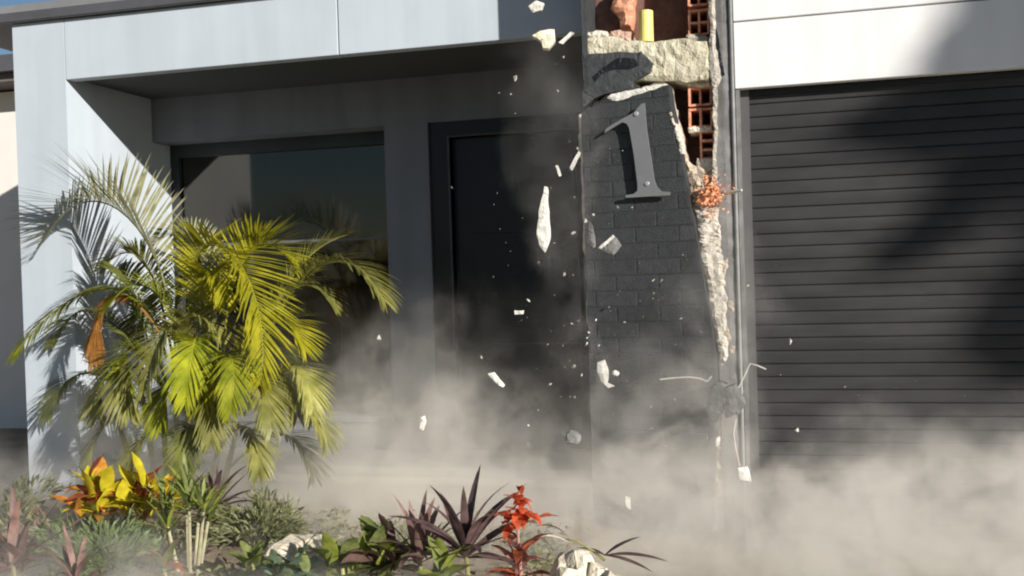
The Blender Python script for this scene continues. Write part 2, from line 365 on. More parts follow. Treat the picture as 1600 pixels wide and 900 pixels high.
# rubble brick remains on the beam's left end
part(ragged(pxpoly([(914,62),(912,50),(932,46),(948,52),(952,66)], -.38), -.39, -.16, .012, .025, .014, 14), 'mortar_stub', m_mort, pil)
part(ragged(pxpoly([(950,68),(952,50),(985,48),(984,68)], -.36), -.37, -.15, .01, .025, .012, 15), 'brick_stub', newmat('dusty_pink_brick', (.62,.40,.30), .9, .2, 40, bump=.8, bscale=90), pil)
part(ragged(pxpoly([(968,46),(960,10),(964,-20),(990,-20),(996,20),(988,48)], -.22), -.24, -.10, .02, .03, .02, 16), 'brick_stub', m_terra, pil)
a = at(1010, 66, -.34); b = at(1009, 18, -.34)
c_ = MB().tube([a, a.lerp(b,.5), b, b+Vector((0,0,.004))], [.040,.0395,.039,.030], 18)
part(c_, 'yellow_conduit', m_yellow, pil, smooth=False)
# hollow terracotta blocks, cells open toward the camera
def hollow(px0, py0, px1, py1, Y, nc, nr, seed):
    p0 = at(px0, py1, Y); p1 = at(px1, py0, Y); mb = MB(); wl = .011; rnd = random.Random(seed)
    W = p1.x-p0.x; H = p1.z-p0.z; y1 = Y+.26
    for i in range(nc+1):
        x = p0.x + (W-wl)*i/nc; mb.box((x, Y+rnd.uniform(-.006,.01), p0.z), (x+wl, y1, p1.z))
    for j in range(nr+1):
        z = p0.z + (H-wl)*j/nr
        for i in range(nc):
            if 0 < j < nr and rnd.random() < .12: continue
            x = p0.x + (W-wl)*i/nc + wl; mb.box((x, Y+.002+rnd.uniform(0,.012), z), (x+(W-wl)/nc-wl, y1, z+wl))
    mb.v = [(v[0]+.004*noise.noise(Vector(v)*30), v[1], v[2]+.004*noise.noise(Vector(v)*33+Vector((5,0,0)))) for v in mb.v]
    part(mb, 'hollow_block', m_terra, pil)
hollow(1075,-32,1107,10,-.33,2,2,1); hollow(1076,12,1108,56,-.33,2,2,2); hollow(1076,134,1112,166,-.34,2,1,3)
hollow(1077,167,1113,200,-.34,2,1,4); hollow(1094,203,1116,250,-.345,1,3,5)
for k,(x0,y0,x1,y1,mt) in enumerate(((1074,128,1112,136,m_mort),(1076,198,1112,206,m_mort),(1072,56,1108,64,m_mort),(1090,248,1114,300,m_mort))):
    part(ragged(pxpoly([(x0,y0),(x1,y0),(x1,y1),(x0,y1)], -.34), -.35, -.14, .007, .02, .010, 30+k), 'mortar_joint', mt, pil)
# torn plaster along the crack
part(ragged(pxpoly([(1108,-10),(1117,-10),(1118,60),(1124,104),(1128,122),(1121,136),(1122,180),(1120,230),(1121,285),(1112,285),(1115,230),(1115,180),(1114,140),(1109,110),(1109,60)], -.40), -.412, -.25, .006, .02, .008, 41), 'plaster_edge', m_mort, pil)
part(ragged(pxpoly([(1119,40),(1123,62),(1133,118),(1129,124),(1121,100),(1118,70)], -.40), -.405, -.395, .003, .02, .003, 42), 'crack', m_black, pil)
# mortar core running down behind the slab's edge
part(ragged(pxpoly([(1048,200),(1060,170),(1074,250),(1092,262),(1116,262),(1124,330),(1126,420),(1136,500),(1136,560),(1124,570),(1112,500),(1098,420),(1088,340),(1078,290)], -.37), -.375, -.14, .012, .03, .022, 43), 'mortar_core', m_tan, pil)
part(ragged(pxpoly([(1086,330),(1122,322),(1128,400),(1136,470),(1142,556),(1128,572),(1116,510),(1100,430)], -.405), -.412, -.36, .010, .02, .016, 44), 'mortar_core', m_mort, pil)
part(ragged(pxpoly([(1126,560),(1136,560),(1150,640),(1160,720),(1158,800),(1110,800),(1112,700),(1118,620)], -.38), -.385, -.14, .012, .03, .02, 45), 'mortar_core', m_tan, pil)
for k, pl in enumerate(([(1126,412),(1136,404),(1140,420),(1132,432)], [(1138,464),(1147,470),(1145,486),(1136,478)], [(1128,512),(1138,506),(1142,530),(1134,540),(1129,528)], [(1143,536),(1150,540),(1148,552),(1142,548)])):
    part(ragged(pxpoly(pl, -.403), -.406, -.39, .008, .012, .004, 60+k), 'spalled_patch', m_tan, pil)
p = at(1112, 306, -.40); mbk = MB()
for k in range(15):
    q = p + Vector((random.gauss(0,.036), random.uniform(-.05,.03), random.gauss(0,.036))); r0 = random.uniform(.006,.026)
    rk = rock((r0,r0*.9,r0*random.uniform(.7,1.2)), 90+k, angular=.6, sub=1); i0 = len(mbk.v)
    mbk.v += [tuple(Vector(v)+q) for v in rk.v]; mbk.f += [tuple(i0+j for j in f) for f in rk.f]
part(mbk, 'crushed_orange_brick', m_orange, pil)
mbk = MB(); rnd = random.Random(5)
for k in range(420):
    q = p + Vector((rnd.gauss(0,.040), rnd.uniform(-.09,.0), rnd.gauss(-.005,.040))); r0 = rnd.choice((.003,.004,.006,.009)); i0 = len(mbk.v)
    mbk.v += [tuple(q + Vector((rnd.gauss(0,1), rnd.gauss(0,1), rnd.gauss(0,1))).normalized()*r0*1.5) for _ in range(4)]
    mbk.f += [(i0,i0+1,i0+2),(i0,i0+2,i0+3),(i0,i0+3,i0+1),(i0+1,i0+3,i0+2)]
part(mbk, 'orange_crumbs', m_orange, pil)['kind'] = 'stuff'
part(MB().tube([at(1128,304,-.42), at(1145,300,-.46), at(1159,297,-.5)], [.006,.012,.006], 6), 'splinter', m_mort, pil)

# ------------------------------------------------------------------ falling slab of painted brickwork
slab = empty('falling_brick_slab', (0,0,0), 'black painted brick slab breaking off the pillar, carrying the house number', 'brick slab')
p0 = at(1040, 350, -.45)
slab.matrix_world = Matrix.Translation(p0) @ Matrix.Rotation(R(-7), 4, 'Z') @ Matrix.Rotation(R(2), 4, 'X')
bpy.context.view_layer.update()
SI = slab.matrix_world.inverted()
def onslab(px, py, off=0):
    """spot of the photograph on the slab's own face, in slab coordinates (x, z)"""
    d = _fw + _r2*((px-800)/FPX) - _u2*((py-450)/FPX)
    o_, dd = SI @ CAM, SI.to_3x3() @ d
    q = o_ + dd*((off-o_.y)/dd.y); return (q.x, q.z)
outline = [onslab(*q) for q in ((928,830),(1112,830),(1122,640),(1114,520),(1044,132),(1000,142),(955,150),(908,178))]
def edges(poly): return [(poly[k], poly[(k+1) % len(poly)]) for k in range(len(poly))]
BL, BH, JT = .230, .076, .010
zmin = min(p[1] for p in outline); zmax = max(p[1] for p in outline); xmin = min(p[0] for p in outline); xmax = max(p[0] for p in outline)
rw = 0; z = zmin - .02
rb = random.Random(3)
while z < zmax:
    x = xmin - (BL+JT)*(.5 if rw % 2 else 0) - .05
    while x < xmax:
        q = [(x,z),(x+BL,z),(x+BL,z+BH),(x,z+BH)]
        for a, b in edges(outline):
            if not q: break
            dx, dz = b[0]-a[0], b[1]-a[1]; L = math.hypot(dx,dz); o1 = rb.uniform(0,.010); o2 = rb.uniform(0,.010)
            q = clip(q, (a[0]-dz/L*o1, a[1]+dx/L*o1), (b[0]-dz/L*o2, b[1]+dx/L*o2))
        if len(q) >= 3:
            ar = abs(sum(q[k][0]*q[(k+1)%len(q)][1]-q[(k+1)%len(q)][0]*q[k][1] for k in range(len(q))))/2
            if ar > .0015:
                MB().prism(q, rb.uniform(-.0006,.0004), .10, .0009).build('brick', m_brickp, slab)
        x += BL+JT
    z += BH+JT; rw += 1
inn = outline
part_m = ragged(inn, .0016, .096, .003, .05, .002, 51); part_m.build('mortar_bed', m_mortp, slab)
core = [onslab(*q, .10) for q in ((932,830),(1118,830),(1128,640),(1120,520),(1066,236),(1047,138),(1036,126),(1000,136),(972,140),(950,147),(903,180))]
ragged(core, .103, .15, .008, .025, .006, 52).build('render_backing', m_mort, slab)
ragged([onslab(*q) for q in ((948,153),(955,147),(1000,139),(1034,131),(1040,134),(1000,147),(962,158))], -.004, .09, .006, .018, .004, 53).build('torn_mortar_rim', m_plast, slab)
ragged([onslab(*q) for q in ((1045,162),(1049,170),(1060,205),(1068,240),(1064,241),(1058,222),(1050,190))], -.004, .10, .006, .012, .006, 54).build('torn_mortar_rim', m_mort, slab)

# ------------------------------------------------------------------ the numeral
num = empty('house_number', (0,0,0), 'grey steel numeral one standing off the black brick slab', 'house number')
OFF = -.042
SN = slab.matrix_world
ptsN = [(947,201),(958,194),(975,184),(990,176),(1002,162),(1007,161),(1010,200),(1016,240),(1022,280),(1026,292),(1033,299),(1047,300),(1046,305),(978,309),(977,305),(990,303),(996,298),(996,288),(990,240),(983,200),(979,193),(972,191),(960,198),(944,208)]
poly = [onslab(x, y, OFF) for x, y in ptsN]
cen = Vector((sum(q[0] for q in poly)/len(poly), OFF, sum(q[1] for q in poly)/len(poly)))
num.matrix_world = SN @ Matrix.Translation(cen)
def tri_prism(poly, y0, y1, ch):
    bm = bmesh.new(); vs = [bm.verts.new((x-cen.x, y0, z-cen.z)) for x, z in poly]
    f = bm.faces.new(vs); bmesh.ops.recalc_face_normals(bm, faces=bm.faces)
    r = bmesh.ops.extrude_face_region(bm, geom=[f]); nv = [v for v in r['geom'] if isinstance(v, bmesh.types.BMVert)]
    for v in nv: v.co.y += (y1-y0)
    bmesh.ops.recalc_face_normals(bm, faces=bm.faces)
    bmesh.ops.triangulate(bm, faces=[f_ for f_ in bm.faces if len(f_.verts) > 4])
    mb = MB(); bm.verts.index_update(); mb.v = [tuple(v.co) for v in bm.verts]; mb.f = [tuple(v.index for v in f.verts) for f in bm.faces]; bm.free(); return mb
tri_prism(poly, 0, .012, 0).build('numeral_plate', m_steel, num)
for px, py in ((994,178),(1011,287)):
    q = onslab(px, py, OFF); x, z = q[0]-cen.x, q[1]-cen.z
    MB().tube([(x,-.006,z),(x,.0,z)], [.010,.013], 10).tube([(x,.0125,z),(x,-OFF,z)], .008, 8).build('standoff_screw', newmat('bright_screw', (.6,.6,.6), .3, .05, 20, metal=.6), num)

# ------------------------------------------------------------------ falling debris
def chunk(name, px, py, Y, wpx, hpx, rot, mat, label, cat, seed, depth=None, group=None, sub=2, ang=.45):
    p = at(px, py, Y); dist = (p-CAM).length; s = dist/FPX
    o = rock((wpx*s/2, (depth or min(wpx,hpx)*s/2), hpx*s/2), seed, angular=ang, sub=sub).build(name, mat)
    o.location = p; o.rotation_euler = (random.uniform(-.3,.3), R(rot), random.uniform(-.4,.4)); tag(o, label, cat, group); return o
def shard(name, pts, Y, th, mat, label, cat, seed, tilt=(0,0), jit=.004):
    p = at(sum(q[0] for q in pts)/len(pts), sum(q[1] for q in pts)/len(pts), Y)
    poly = [(at(x,y,Y).x-p.x, at(x,y,Y).z-p.z) for x, y in pts]
    o = ragged(poly, -th/2, th/2, jit, .02, .005, seed).build(name, mat); o.location = p; o.rotation_euler = (R(tilt[0]),0,R(tilt[1])); return tag(o, label, cat)
shard('plaster_sliver', [(851,291),(857,293),(858,330),(860,374),(852,396),(843,384),(839,366),(842,330)], -.75, .025, m_plast, 'long white plaster sliver falling in front of the dark front door', 'debris', 71, (8,10))
shard('mortar_chunk', [(832,58),(844,50),(866,47),(868,66),(858,77),(848,76),(846,66)], -.5, .07, m_conc, 'cream mortar chunk flung left off the pillar, under the fascia', 'debris', 72, (0,12))
shard('plaster_splinter', [(874,66),(892,49),(897,51),(880,68)], -.45, .02, m_plast, 'thin pale splinter beside the cream mortar chunk', 'debris', 73)
shard('plaster_chip', [(826,10),(838,2),(850,6),(846,16),(834,20)], -.3, .03, m_plast, 'dusty pale chip high against the shaded fascia', 'debris', 74)
shard('render_flake', [(921,345),(927,352),(931,388),(926,391),(919,378)], -.6, .02, m_pillar, 'grey render flake hanging beside the slab edge', 'debris', 75)
shard('render_flake', [(936,390),(946,382),(960,368),(964,370),(972,384),(958,398)], -.62, .02, m_pillar, 'bent grey render flake tumbling in front of the slab', 'debris', 76)
shard('plaster_splinter', [(935,387),(958,367),(961,370),(940,388)], -.66, .012, m_plast, 'bright splinter lying across the bent grey flake', 'debris', 77)
shard('plaster_splinter', [(889,262),(905,236),(908,239),(893,268)], -.5, .012, m_plast, 'slim pale splinter above the broken door edge', 'debris', 78)
shard('plaster_splinter', [(868,259),(872,258),(877,274),(873,276)], -.55, .012, m_plast, 'short upright splinter over the white plaster sliver', 'debris', 79)
shard('plaster_chunk', [(934,566),(944,563),(950,578),(950,598),(960,604),(952,606),(940,594),(934,580)], -.6, .04, m_plast, 'white plaster chunk low at the left edge of the slab', 'debris', 80)
chunk('plaster_chip', 962, 583, -.6, 12, 9, 20, m_plast, 'small white chip right of the low white plaster chunk', 'debris', 81)
shard('plaster_chip', [(763,584),(772,582),(788,602),(786,606),(776,599)], -.8, .02, m_plast, 'white wedge shaped chip before the lower door', 'debris', 82)
shard('plaster_chip', [(658,652),(664,649),(666,658),(660,672),(656,668)], -.9, .02, m_plast, 'white chip falling before the grey wall and dust plume', 'debris', 83)
shard('plaster_chip', [(804,485),(818,484),(818,490),(805,491)], -.7, .02, m_plast, 'flat white chip in the middle of the dark door', 'debris', 84)
shard('plaster_block', [(1154,730),(1168,728),(1174,752),(1166,750),(1156,750)], -.7, .04, m_plast, 'white block hanging on a wire in front of the garage corner', 'debris', 85)
chunk('plaster_chip', 1121, 690, -.6, 8, 18, 5, m_plast, 'narrow white chip below the dark torn lump', 'debris', 86)
shard('plaster_chip', [(978,775),(984,778),(985,796),(979,792)], -.8, .02, m_plast, 'pale upright chip low in the dust left of the slab foot', 'debris', 87)
chunk('render_lump', 895, 684, -.75, 26, 24, 10, newmat('dusty_grey_lump', (.20,.195,.185), .9, .3, 50, bump=.8), 'round grey lump tumbling low before the door', 'debris', 88)
shard('torn_lump', [(1104,640),(1108,612),(1122,596),(1130,612),(1128,648),(1118,660)], -.55, .10, m_brickp, 'dark torn lump of brickwork at the slab foot', 'debris', 89, (0,0), .008)
shard('torn_lump', [(1130,606),(1148,600),(1164,628),(1156,648),(1136,652)], -.52, .08, m_pillar, 'grey torn lump right of the dark one at the slab foot', 'debris', 90, (0,0), .008)
def wire(name, pts, Y, r, label):
    c = at(*pts[0], Y); o = MB().tube([at(x,y,Y)-c for x,y in pts], r, 6).build(name, m_wire); o.location = c; return tag(o, label, 'wire')
wire('bent_wire', [(1031,593),(1058,590),(1076,589),(1092,591),(1105,596),(1112,588)], -.55, .0040, 'thin pale wire sticking out left from the slab foot')
wire('bent_wire', [(1154,606),(1162,590),(1172,568),(1183,571),(1197,577)], -.55, .0040, 'bent pale wire poking right over the garage rail')
wire('bent_wire', [(1150,655),(1146,676),(1150,704),(1156,728)], -.6, .004, 'pale wire hanging down to the white block')
def chipmesh(w_, h_, d_, seed):
    rnd = random.Random(seed); bm = bmesh.new()
    for _ in range(8): bm.verts.new((rnd.uniform(-1,1)*w_/2, rnd.uniform(-1,1)*d_/2, rnd.uniform(-1,1)*h_/2))
    r = bmesh.ops.convex_hull(bm, input=list(bm.verts)); bmesh.ops.delete(bm, geom=[v for v in bm.verts if not v.link_faces], context='VERTS')
    mb = MB(); bm.verts.index_update(); mb.v = [tuple(v.co) for v in bm.verts]; mb.f = [tuple(v.index for v in f.verts) for f in bm.faces]; bm.free(); return mb
m_dchip = newmat('dusty_grey_chip', (.34,.32,.29), .95, .3, 50)
chips = [(808,124,9),(799,147,5),(780,145,5),(871,142,5),(706,294,5),(771,432,6),(881,428,6),(847,62,4),(898,308,4),(914,345,8),(896,364,6),(927,335,5),(594,529,8),(753,559,5),(826,470,6),(790,380,4),(866,380,5),(841,411,6),(915,538,7),(897,573,6),(909,585,6),(898,620,7),(918,528,5),(893,506,4),(904,500,5),(826,665,5),(1033,437,6),(1021,438,5),(1234,533,7),(1245,670,8),(1053,624,7),(1168,446,6),(976,503,5),(952,480,4),(805,177,4),(890,221,6),(902,233,5),(846,9,4),(880,90,5),(868,100,4),(1064,498,6),(1005,495,4),(988,324,4),(966,323,4),(1320,604,4),(840,640,4),(860,600,4),(880,540,4),(930,500,5),(920,520,5),(936,540,4)]
for k, (x, y, s) in enumerate(chips):
    Y = random.uniform(-1.0, -.55)
    zone = ('tiny pale chip flying under the fascia, left of the pillar top' if x < 930 and y < 200 else 'tiny pale chip flying in front of the black front door' if 720 < x < 862 else
            'tiny pale chip flying close to the left edge of the black slab' if 862 <= x < 945 else 'tiny pale chip flying in front of the black slab' if 945 <= x < 1150 else
            'tiny pale chip flying in front of the roller door' if x >= 1150 else 'tiny pale chip flying before the grey porch wall')
    p = at(x, y, Y); q = (p-CAM).length/FPX*s*random.uniform(.8,1.5); el_ = random.uniform(.45,1.0)
    o = chipmesh(q, q*el_, q*.6, 200+k).build('mortar_chip', random.choice((m_plast, m_dchip, m_dchip, m_mort))); o.location = p
    o.rotation_euler = (random.uniform(-.5,.5), random.uniform(0,3.1), random.uniform(-.5,.5)); tag(o, zone, 'debris', zone+'s')

# fine grit thrown out with the dust, far too much of it to count
rnd = random.Random(91); gm = MB()
def grain(p, r):
    i = len(gm.v); gm.v += [tuple(p + Vector((rnd.gauss(0,1), rnd.gauss(0,1), rnd.gauss(0,1))).normalized()*r) for _ in range(4)]
    gm.f += [(i,i+1,i+2),(i,i+2,i+3),(i,i+3,i+1),(i+1,i+3,i+2)]
for _ in range(900):
    src = rnd.choice(((-1.05,.28,.1,2.2),(-1.05,.28,.1,2.2),(-.35,.22,.3,1.6),(-1.2,.9,.15,1.0),(.6,1.0,.15,.9)))
    grain(Vector((rnd.gauss(src[0],src[1]*.7), rnd.uniform(-1.1,-.5), src[2]+(src[3]-src[2])*rnd.random()**1.6)), rnd.choice((.0015,.002,.0025,.004)))
o = gm.build('airborne_grit', m_mort); tag(o, 'fine pale grit thrown out around the collapsing pillar', 'grit', kind='stuff')

# ------------------------------------------------------------------ rubble on the ground
def rubble(px, py, Y, s, mat, label, seed, rad=(1,1,.75)):
    p = at(px, py, Y); o = rock((s*rad[0], s*rad[1], s*rad[2]), seed, angular=.75, sub=3).build('rubble_block', mat)
    o.location = (p.x, p.y, s*rad[2]*.75); o.rotation_euler = (random.uniform(-.2,.2), random.uniform(-.2,.2), random.uniform(0,3)); return tag(o, label, 'rubble')
rubble(905, 890, -2.0, .115, m_sand, 'big cream rubble block right of the scarlet headed plant', 301, (1.15,1,1.75))
rubble(948, 893, -2.05, .10, m_sand, 'cream rubble block leaning on the big one, to its right', 311, (1.2,.9,1.75))
rubble(878, 897, -2.15, .06, m_mort, 'small pale rubble block left of the big cream one', 312, (1,1,1.8))
rubble(990, 897, -2.0, .08, m_tan, 'low tan rubble block at the right end of the cream heap', 313, (1.3,1,1.5))
rubble(965, 895, -1.9, .10, m_sand, 'smaller sandy rubble block under the fallen dark leaves', 302)
rubble(815, 895, -2.1, .07, m_plast, 'small white rubble block at the foot of the red plant', 303)
rubble(445, 850, -1.35, .13, m_sand, 'pale sandy rubble block behind the blue green croton', 304, (1.5,1,.75))
rubble(480, 835, -1.3, .12, m_sand, 'rounded sandy rubble block next to the dust plume', 305)
rubble(1035, 890, -1.8, .09, m_sand, 'sandy rubble block low before the slab', 306)
rubble(1120, 893, -1.7, .07, m_tan, 'tan rubble block half lost in dust before the pillar', 307)
rubble(265, 880, -1.9, .08, m_sand, 'sandy stone at the foot of the tall stemmed plant', 308)

# ------------------------------------------------------------------ plants
l_olive = leafmat('olive_frond', (.26,.26,.05), (.40,.38,.11), 10)
l_pale = leafmat('pale_olive_frond', (.30,.29,.13), (.46,.44,.24), 10)
l_yel = leafmat('yellow_green_frond', (.34,.33,.015), (.52,.47,.03), 8, .35)
l_lime = leafmat('lime_frond', (.24,.29,.02), (.42,.42,.03), 8, .35)
l_dgr = leafmat('dark_green_frond', (.11,.13,.03), (.21,.22,.05), 9)
l_dead = leafmat('dry_orange_frond', (.42,.17,.03), (.56,.27,.07), 9)
m_stem = newmat('palm_cane', (.28,.26,.09), .6, .3, 18)

def bez(P, t):
    n = len(P)-1; Q = [Vector(p) for p in P]
    while len(Q) > 1: Q = [Q[k].lerp(Q[k+1], t) for k in range(len(Q)-1)]
    return Q[0]
def frond(ctrl, mat, parent, n=38, ll=.30, wd=.011, droop=.35, start=.22, rise=.5, seed=0, sidebias=0, lab=None):
    rnd = random.Random(seed); mb = MB(); K = 16
    rach = [bez(ctrl, k/K) for k in range(K+1)]
    mb.tube(rach, [.008*(1-.8*k/K)+.0012 for k in range(K+1)], 5)
    for k in range(n):
        t = start + (1-start)*(k+.5)/n; p = bez(ctrl, t); tg = (bez(ctrl, min(1,t+.02)) - bez(ctrl, max(0,t-.02))).normalized()
        up = Vector((0,0,1)) - tg*tg.z
        if up.length < .25: up = Vector((0,-1,.2)) - tg*Vector((0,-1,.2)).dot(tg)
        up.normalize(); side = tg.cross(up)
        env = math.sin(math.pi*min(1, (.10+.86*(t-start)/(1-start))))**.6
        for s in (-1, 1):
            L = ll*env*rnd.uniform(.85,1.1)*(1+s*sidebias); ang = 1.0 - .55*t + rnd.uniform(-.10,.10)
            d = (side*s*math.sin(ang) + tg*math.cos(ang) + up*(rise*(1-.5*t) + rnd.uniform(-.1,.1))).normalized()
            wv = d.cross(up).normalized()*wd*rnd.uniform(.8,1.15); i = len(mb.v)
            # five cross sections along the drooping leaflet, tapering to the tip
            for a, ww in ((0,.35),(.25,1),(.55,.95),(.8,.55)):
                c = p + d*L*a + Vector((0,0,-1))*droop*L*a*a; mb.v += [tuple(c-wv*ww), tuple(c+wv*ww)]
            mb.v.append(tuple(p + d*L + Vector((0,0,-1))*droop*L))
            for q in range(3): mb.f.append((i+2*q, i+2*q+1, i+2*q+3, i+2*q+2))
            mb.f.append((i+6, i+7, i+8))
    o = part(mb, 'frond', mat, parent, fix=False)
    if lab: o['label'] = lab
    return o
palm = empty('areca_palm', (-3.65, -.35, 0), 'clumping areca palm with arching yellow green fronds before the porch window', 'palm')
canes = [(-3.95,-.33,.95),(-3.75,-.25,1.05),(-3.55,-.40,.95),(-3.35,-.30,.8),(-4.05,-.45,.7),(-3.2,-.42,.6),(-3.68,-.5,.65)]
for k, (x, y, h) in enumerate(canes):
    bx, by = -3.65+(x+3.65)*.55, -.35+(y+.35)*.6
    pts = [Vector((bx + (x-bx)*a, by + (y-by)*a, h*a)) for a in (0,.25,.5,.75,1)]
    mb = MB().tube(pts, [.022,.020,.018,.015,.010], 8)
    for a in (.2,.35,.5,.62,.74,.86):
        c = pts[0].lerp(pts[-1], a); mb.tube([c-Vector((0,0,.004)), c+Vector((0,0,.004))], .024-.008*a, 8)
    part(mb, 'cane', m_stem, palm)
def P(px, py, Y): return tuple(at(px, py, Y))
F = [  # control points (photo spot, depth), colour, leaflet count, length, droop, rise, bias
 ([(275,560,-.33),(268,400,-.32),(215,315,-.28),(130,258,-.22),(70,375,-.20)], l_pale, 54, .50, .08, .85, 0),
 ([(260,560,-.35),(240,460,-.4),(180,405,-.5),(95,455,-.55),(22,555,-.6)], l_lime, 44, .24, .45, .3, 0),
 ([(250,520,-.38),(205,445,-.45),(155,430,-.5),(148,490,-.52),(147,565,-.52)], l_dead, 30, .15, .8, .0, 0),
 ([(312,620,-.3),(262,350,-.2),(325,315,-.35),(432,410,-.68),(408,598,-.85)], l_yel, 60, .36, .12, .6, 0),
 ([(350,620,-.3),(345,470,-.25),(365,375,-.25),(420,350,-.3),(462,420,-.35)], l_yel, 46, .32, .12, .6, 0),
 ([(380,620,-.3),(430,480,-.28),(478,385,-.3),(552,372,-.4),(600,470,-.5)], l_olive, 46, .27, .35, .5, 0),
 ([(370,620,-.2),(420,490,-.1),(450,420,-.05),(490,380,.0),(545,366,.05)], l_olive, 36, .22, .15, .5, 0),
 ([(300,620,-.5),(292,520,-.6),(270,475,-.75),(240,520,-.9),(228,610,-.95)], l_olive, 38, .22, .3, .4, 0),
 ([(310,620,-.5),(310,530,-.6),(308,490,-.75),(300,540,-.9),(290,630,-.95)], l_lime, 38, .22, .3, .4, 0),
 ([(290,560,-.3),(262,460,-.3),(270,420,-.25),(300,405,-.2),(345,440,-.2)], l_dgr, 34, .24, .2, .5, 0),
 ([(240,580,-.3),(225,490,-.25),(205,440,-.2),(195,415,-.15),(175,425,-.1)], l_dgr, 34, .24, .25, .5, 0),
 ([(400,660,-.4),(430,580,-.5),(462,540,-.6),(488,570,-.7),(490,650,-.75)], l_olive, 34, .20, .35, .35, 0),
 ([(350,640,-.45),(380,580,-.55),(402,560,-.7),(420,600,-.85),(425,670,-.9)], l_olive, 34, .20, .35, .35, 0),
 ([(250,640,-.4),(200,560,-.45),(165,545,-.5),(150,590,-.55),(152,650,-.6)], l_olive, 34, .20, .4, .3, 0),
 ([(300,600,-.25),(310,470,-.15),(322,420,-.1),(352,405,-.05),(392,450,.0)], l_dgr, 34, .26, .2, .5, 0),
 ([(330,660,-.4),(300,600,-.5),(268,570,-.6),(248,600,-.7),(250,670,-.75)], l_lime, 34, .20, .35, .35, 0),
 ([(290,600,-.45),(280,520,-.5),(255,490,-.55),(325,470,-.6),(345,530,-.65)], l_olive, 34, .24, .3, .4, 0),
 ([(250,600,-.3),(190,510,-.2),(150,460,-.1),(110,470,-.05),(80,540,-.05)], l_dgr, 34, .22, .35, .35, 0),
 ([(230,640,-.3),(170,580,-.25),(130,560,-.2),(90,590,-.15),(75,650,-.15)], l_dgr, 34, .22, .35, .35, 0),
 ([(320,620,-.3),(330,480,-.25),(340,400,-.2),(300,335,-.2),(250,375,-.25)], l_pale, 40, .26, .2, .6, 0),
 ([(360,630,-.3),(400,510,-.3),(440,440,-.3),(480,415,-.35),(525,480,-.4)], l_olive, 38, .24, .3, .45, 0),
 ([(330,630,-.5),(345,560,-.65),(360,520,-.8),(370,560,-.95),(362,640,-1.0)], l_lime, 34, .20, .3, .4, 0),
 ([(280,640,-.5),(230,560,-.6),(190,550,-.7),(185,590,-.75),(200,650,-.8)], l_olive, 34, .20, .35, .35, 0),
 ([(300,660,-.5),(310,610,-.6),(322,585,-.75),(332,620,-.85),(330,690,-.9)], l_olive, 32, .20, .35, .35, 0),
 ([(260,600,-.2),(230,510,-.15),(240,460,-.1),(218,455,-.05),(212,540,-.05)], l_dgr, 34, .26, .3, .4, 0),
 ([(340,630,-.2),(380,550,-.15),(430,510,-.1),(455,540,-.1),(458,610,-.1)], l_dgr, 34, .26, .3, .4, 0),
 ([(390,680,-.5),(440,630,-.6),(470,610,-.65),(500,640,-.7),(510,690,-.7)], l_olive, 32, .20, .35, .35, 0),
 ([(300,620,-.4),(280,500,-.5),(250,430,-.55),(205,420,-.6),(170,480,-.65)], l_lime, 42, .24, .25, .5, 0),
 ([(330,620,-.35),(320,500,-.4),(300,420,-.45),(330,395,-.55),(350,470,-.65)], l_yel, 42, .26, .25, .5, 0),
 ([(345,640,-.4),(375,540,-.45),(415,480,-.5),(455,480,-.55),(475,545,-.6)], l_yel, 40, .24, .25, .5, 0),
 ([(275,640,-.45),(235,560,-.5),(205,520,-.55),(190,540,-.6),(195,600,-.65)], l_lime, 36, .22, .25, .45, 0),
 ([(320,650,-.5),(330,580,-.6),(335,545,-.7),(320,560,-.8),(315,640,-.85)], l_yel, 36, .22, .25, .45, 0),
 ([(380,650,-.45),(415,590,-.5),(440,560,-.55),(462,590,-.6),(465,650,-.65)], l_olive, 36, .22, .25, .45, 0),
 ([(270,560,-.25),(250,450,-.2),(235,390,-.2),(200,370,-.2),(160,420,-.2)], l_olive, 40, .26, .2, .5, 0),
 ([(330,730,-.4),(360,660,-.5),(390,640,-.6),(410,680,-.7),(405,740,-.75)], l_olive, 30, .18, .3, .35, 0),
 ([(300,730,-.4),(270,660,-.5),(235,650,-.6),(210,690,-.7),(205,745,-.75)], l_olive, 30, .18, .3, .35, 0),
 ([(310,730,-.45),(305,650,-.6),(300,640,-.75),(290,680,-.85),(285,745,-.9)], l_dgr, 30, .18, .3, .35, 0),
 ([(360,730,-.35),(420,670,-.4),(450,660,-.45),(480,690,-.5),(490,740,-.5)], l_dgr, 30, .20, .3, .35, 0),
 ([(260,690,-.4),(220,640,-.45),(180,630,-.5),(150,665,-.55),(140,720,-.55)], l_olive, 32, .20, .35, .35, 0),
]
for k, (c, mt, n, ll, dp, rs, sb) in enumerate(F):
    frond([P(*q) for q in c], mt, palm, int(n*1.4), ll*1.12, .0070, dp, .24, rs, 500+k, sb, 'dry orange hanging frond' if k == 2 else None)

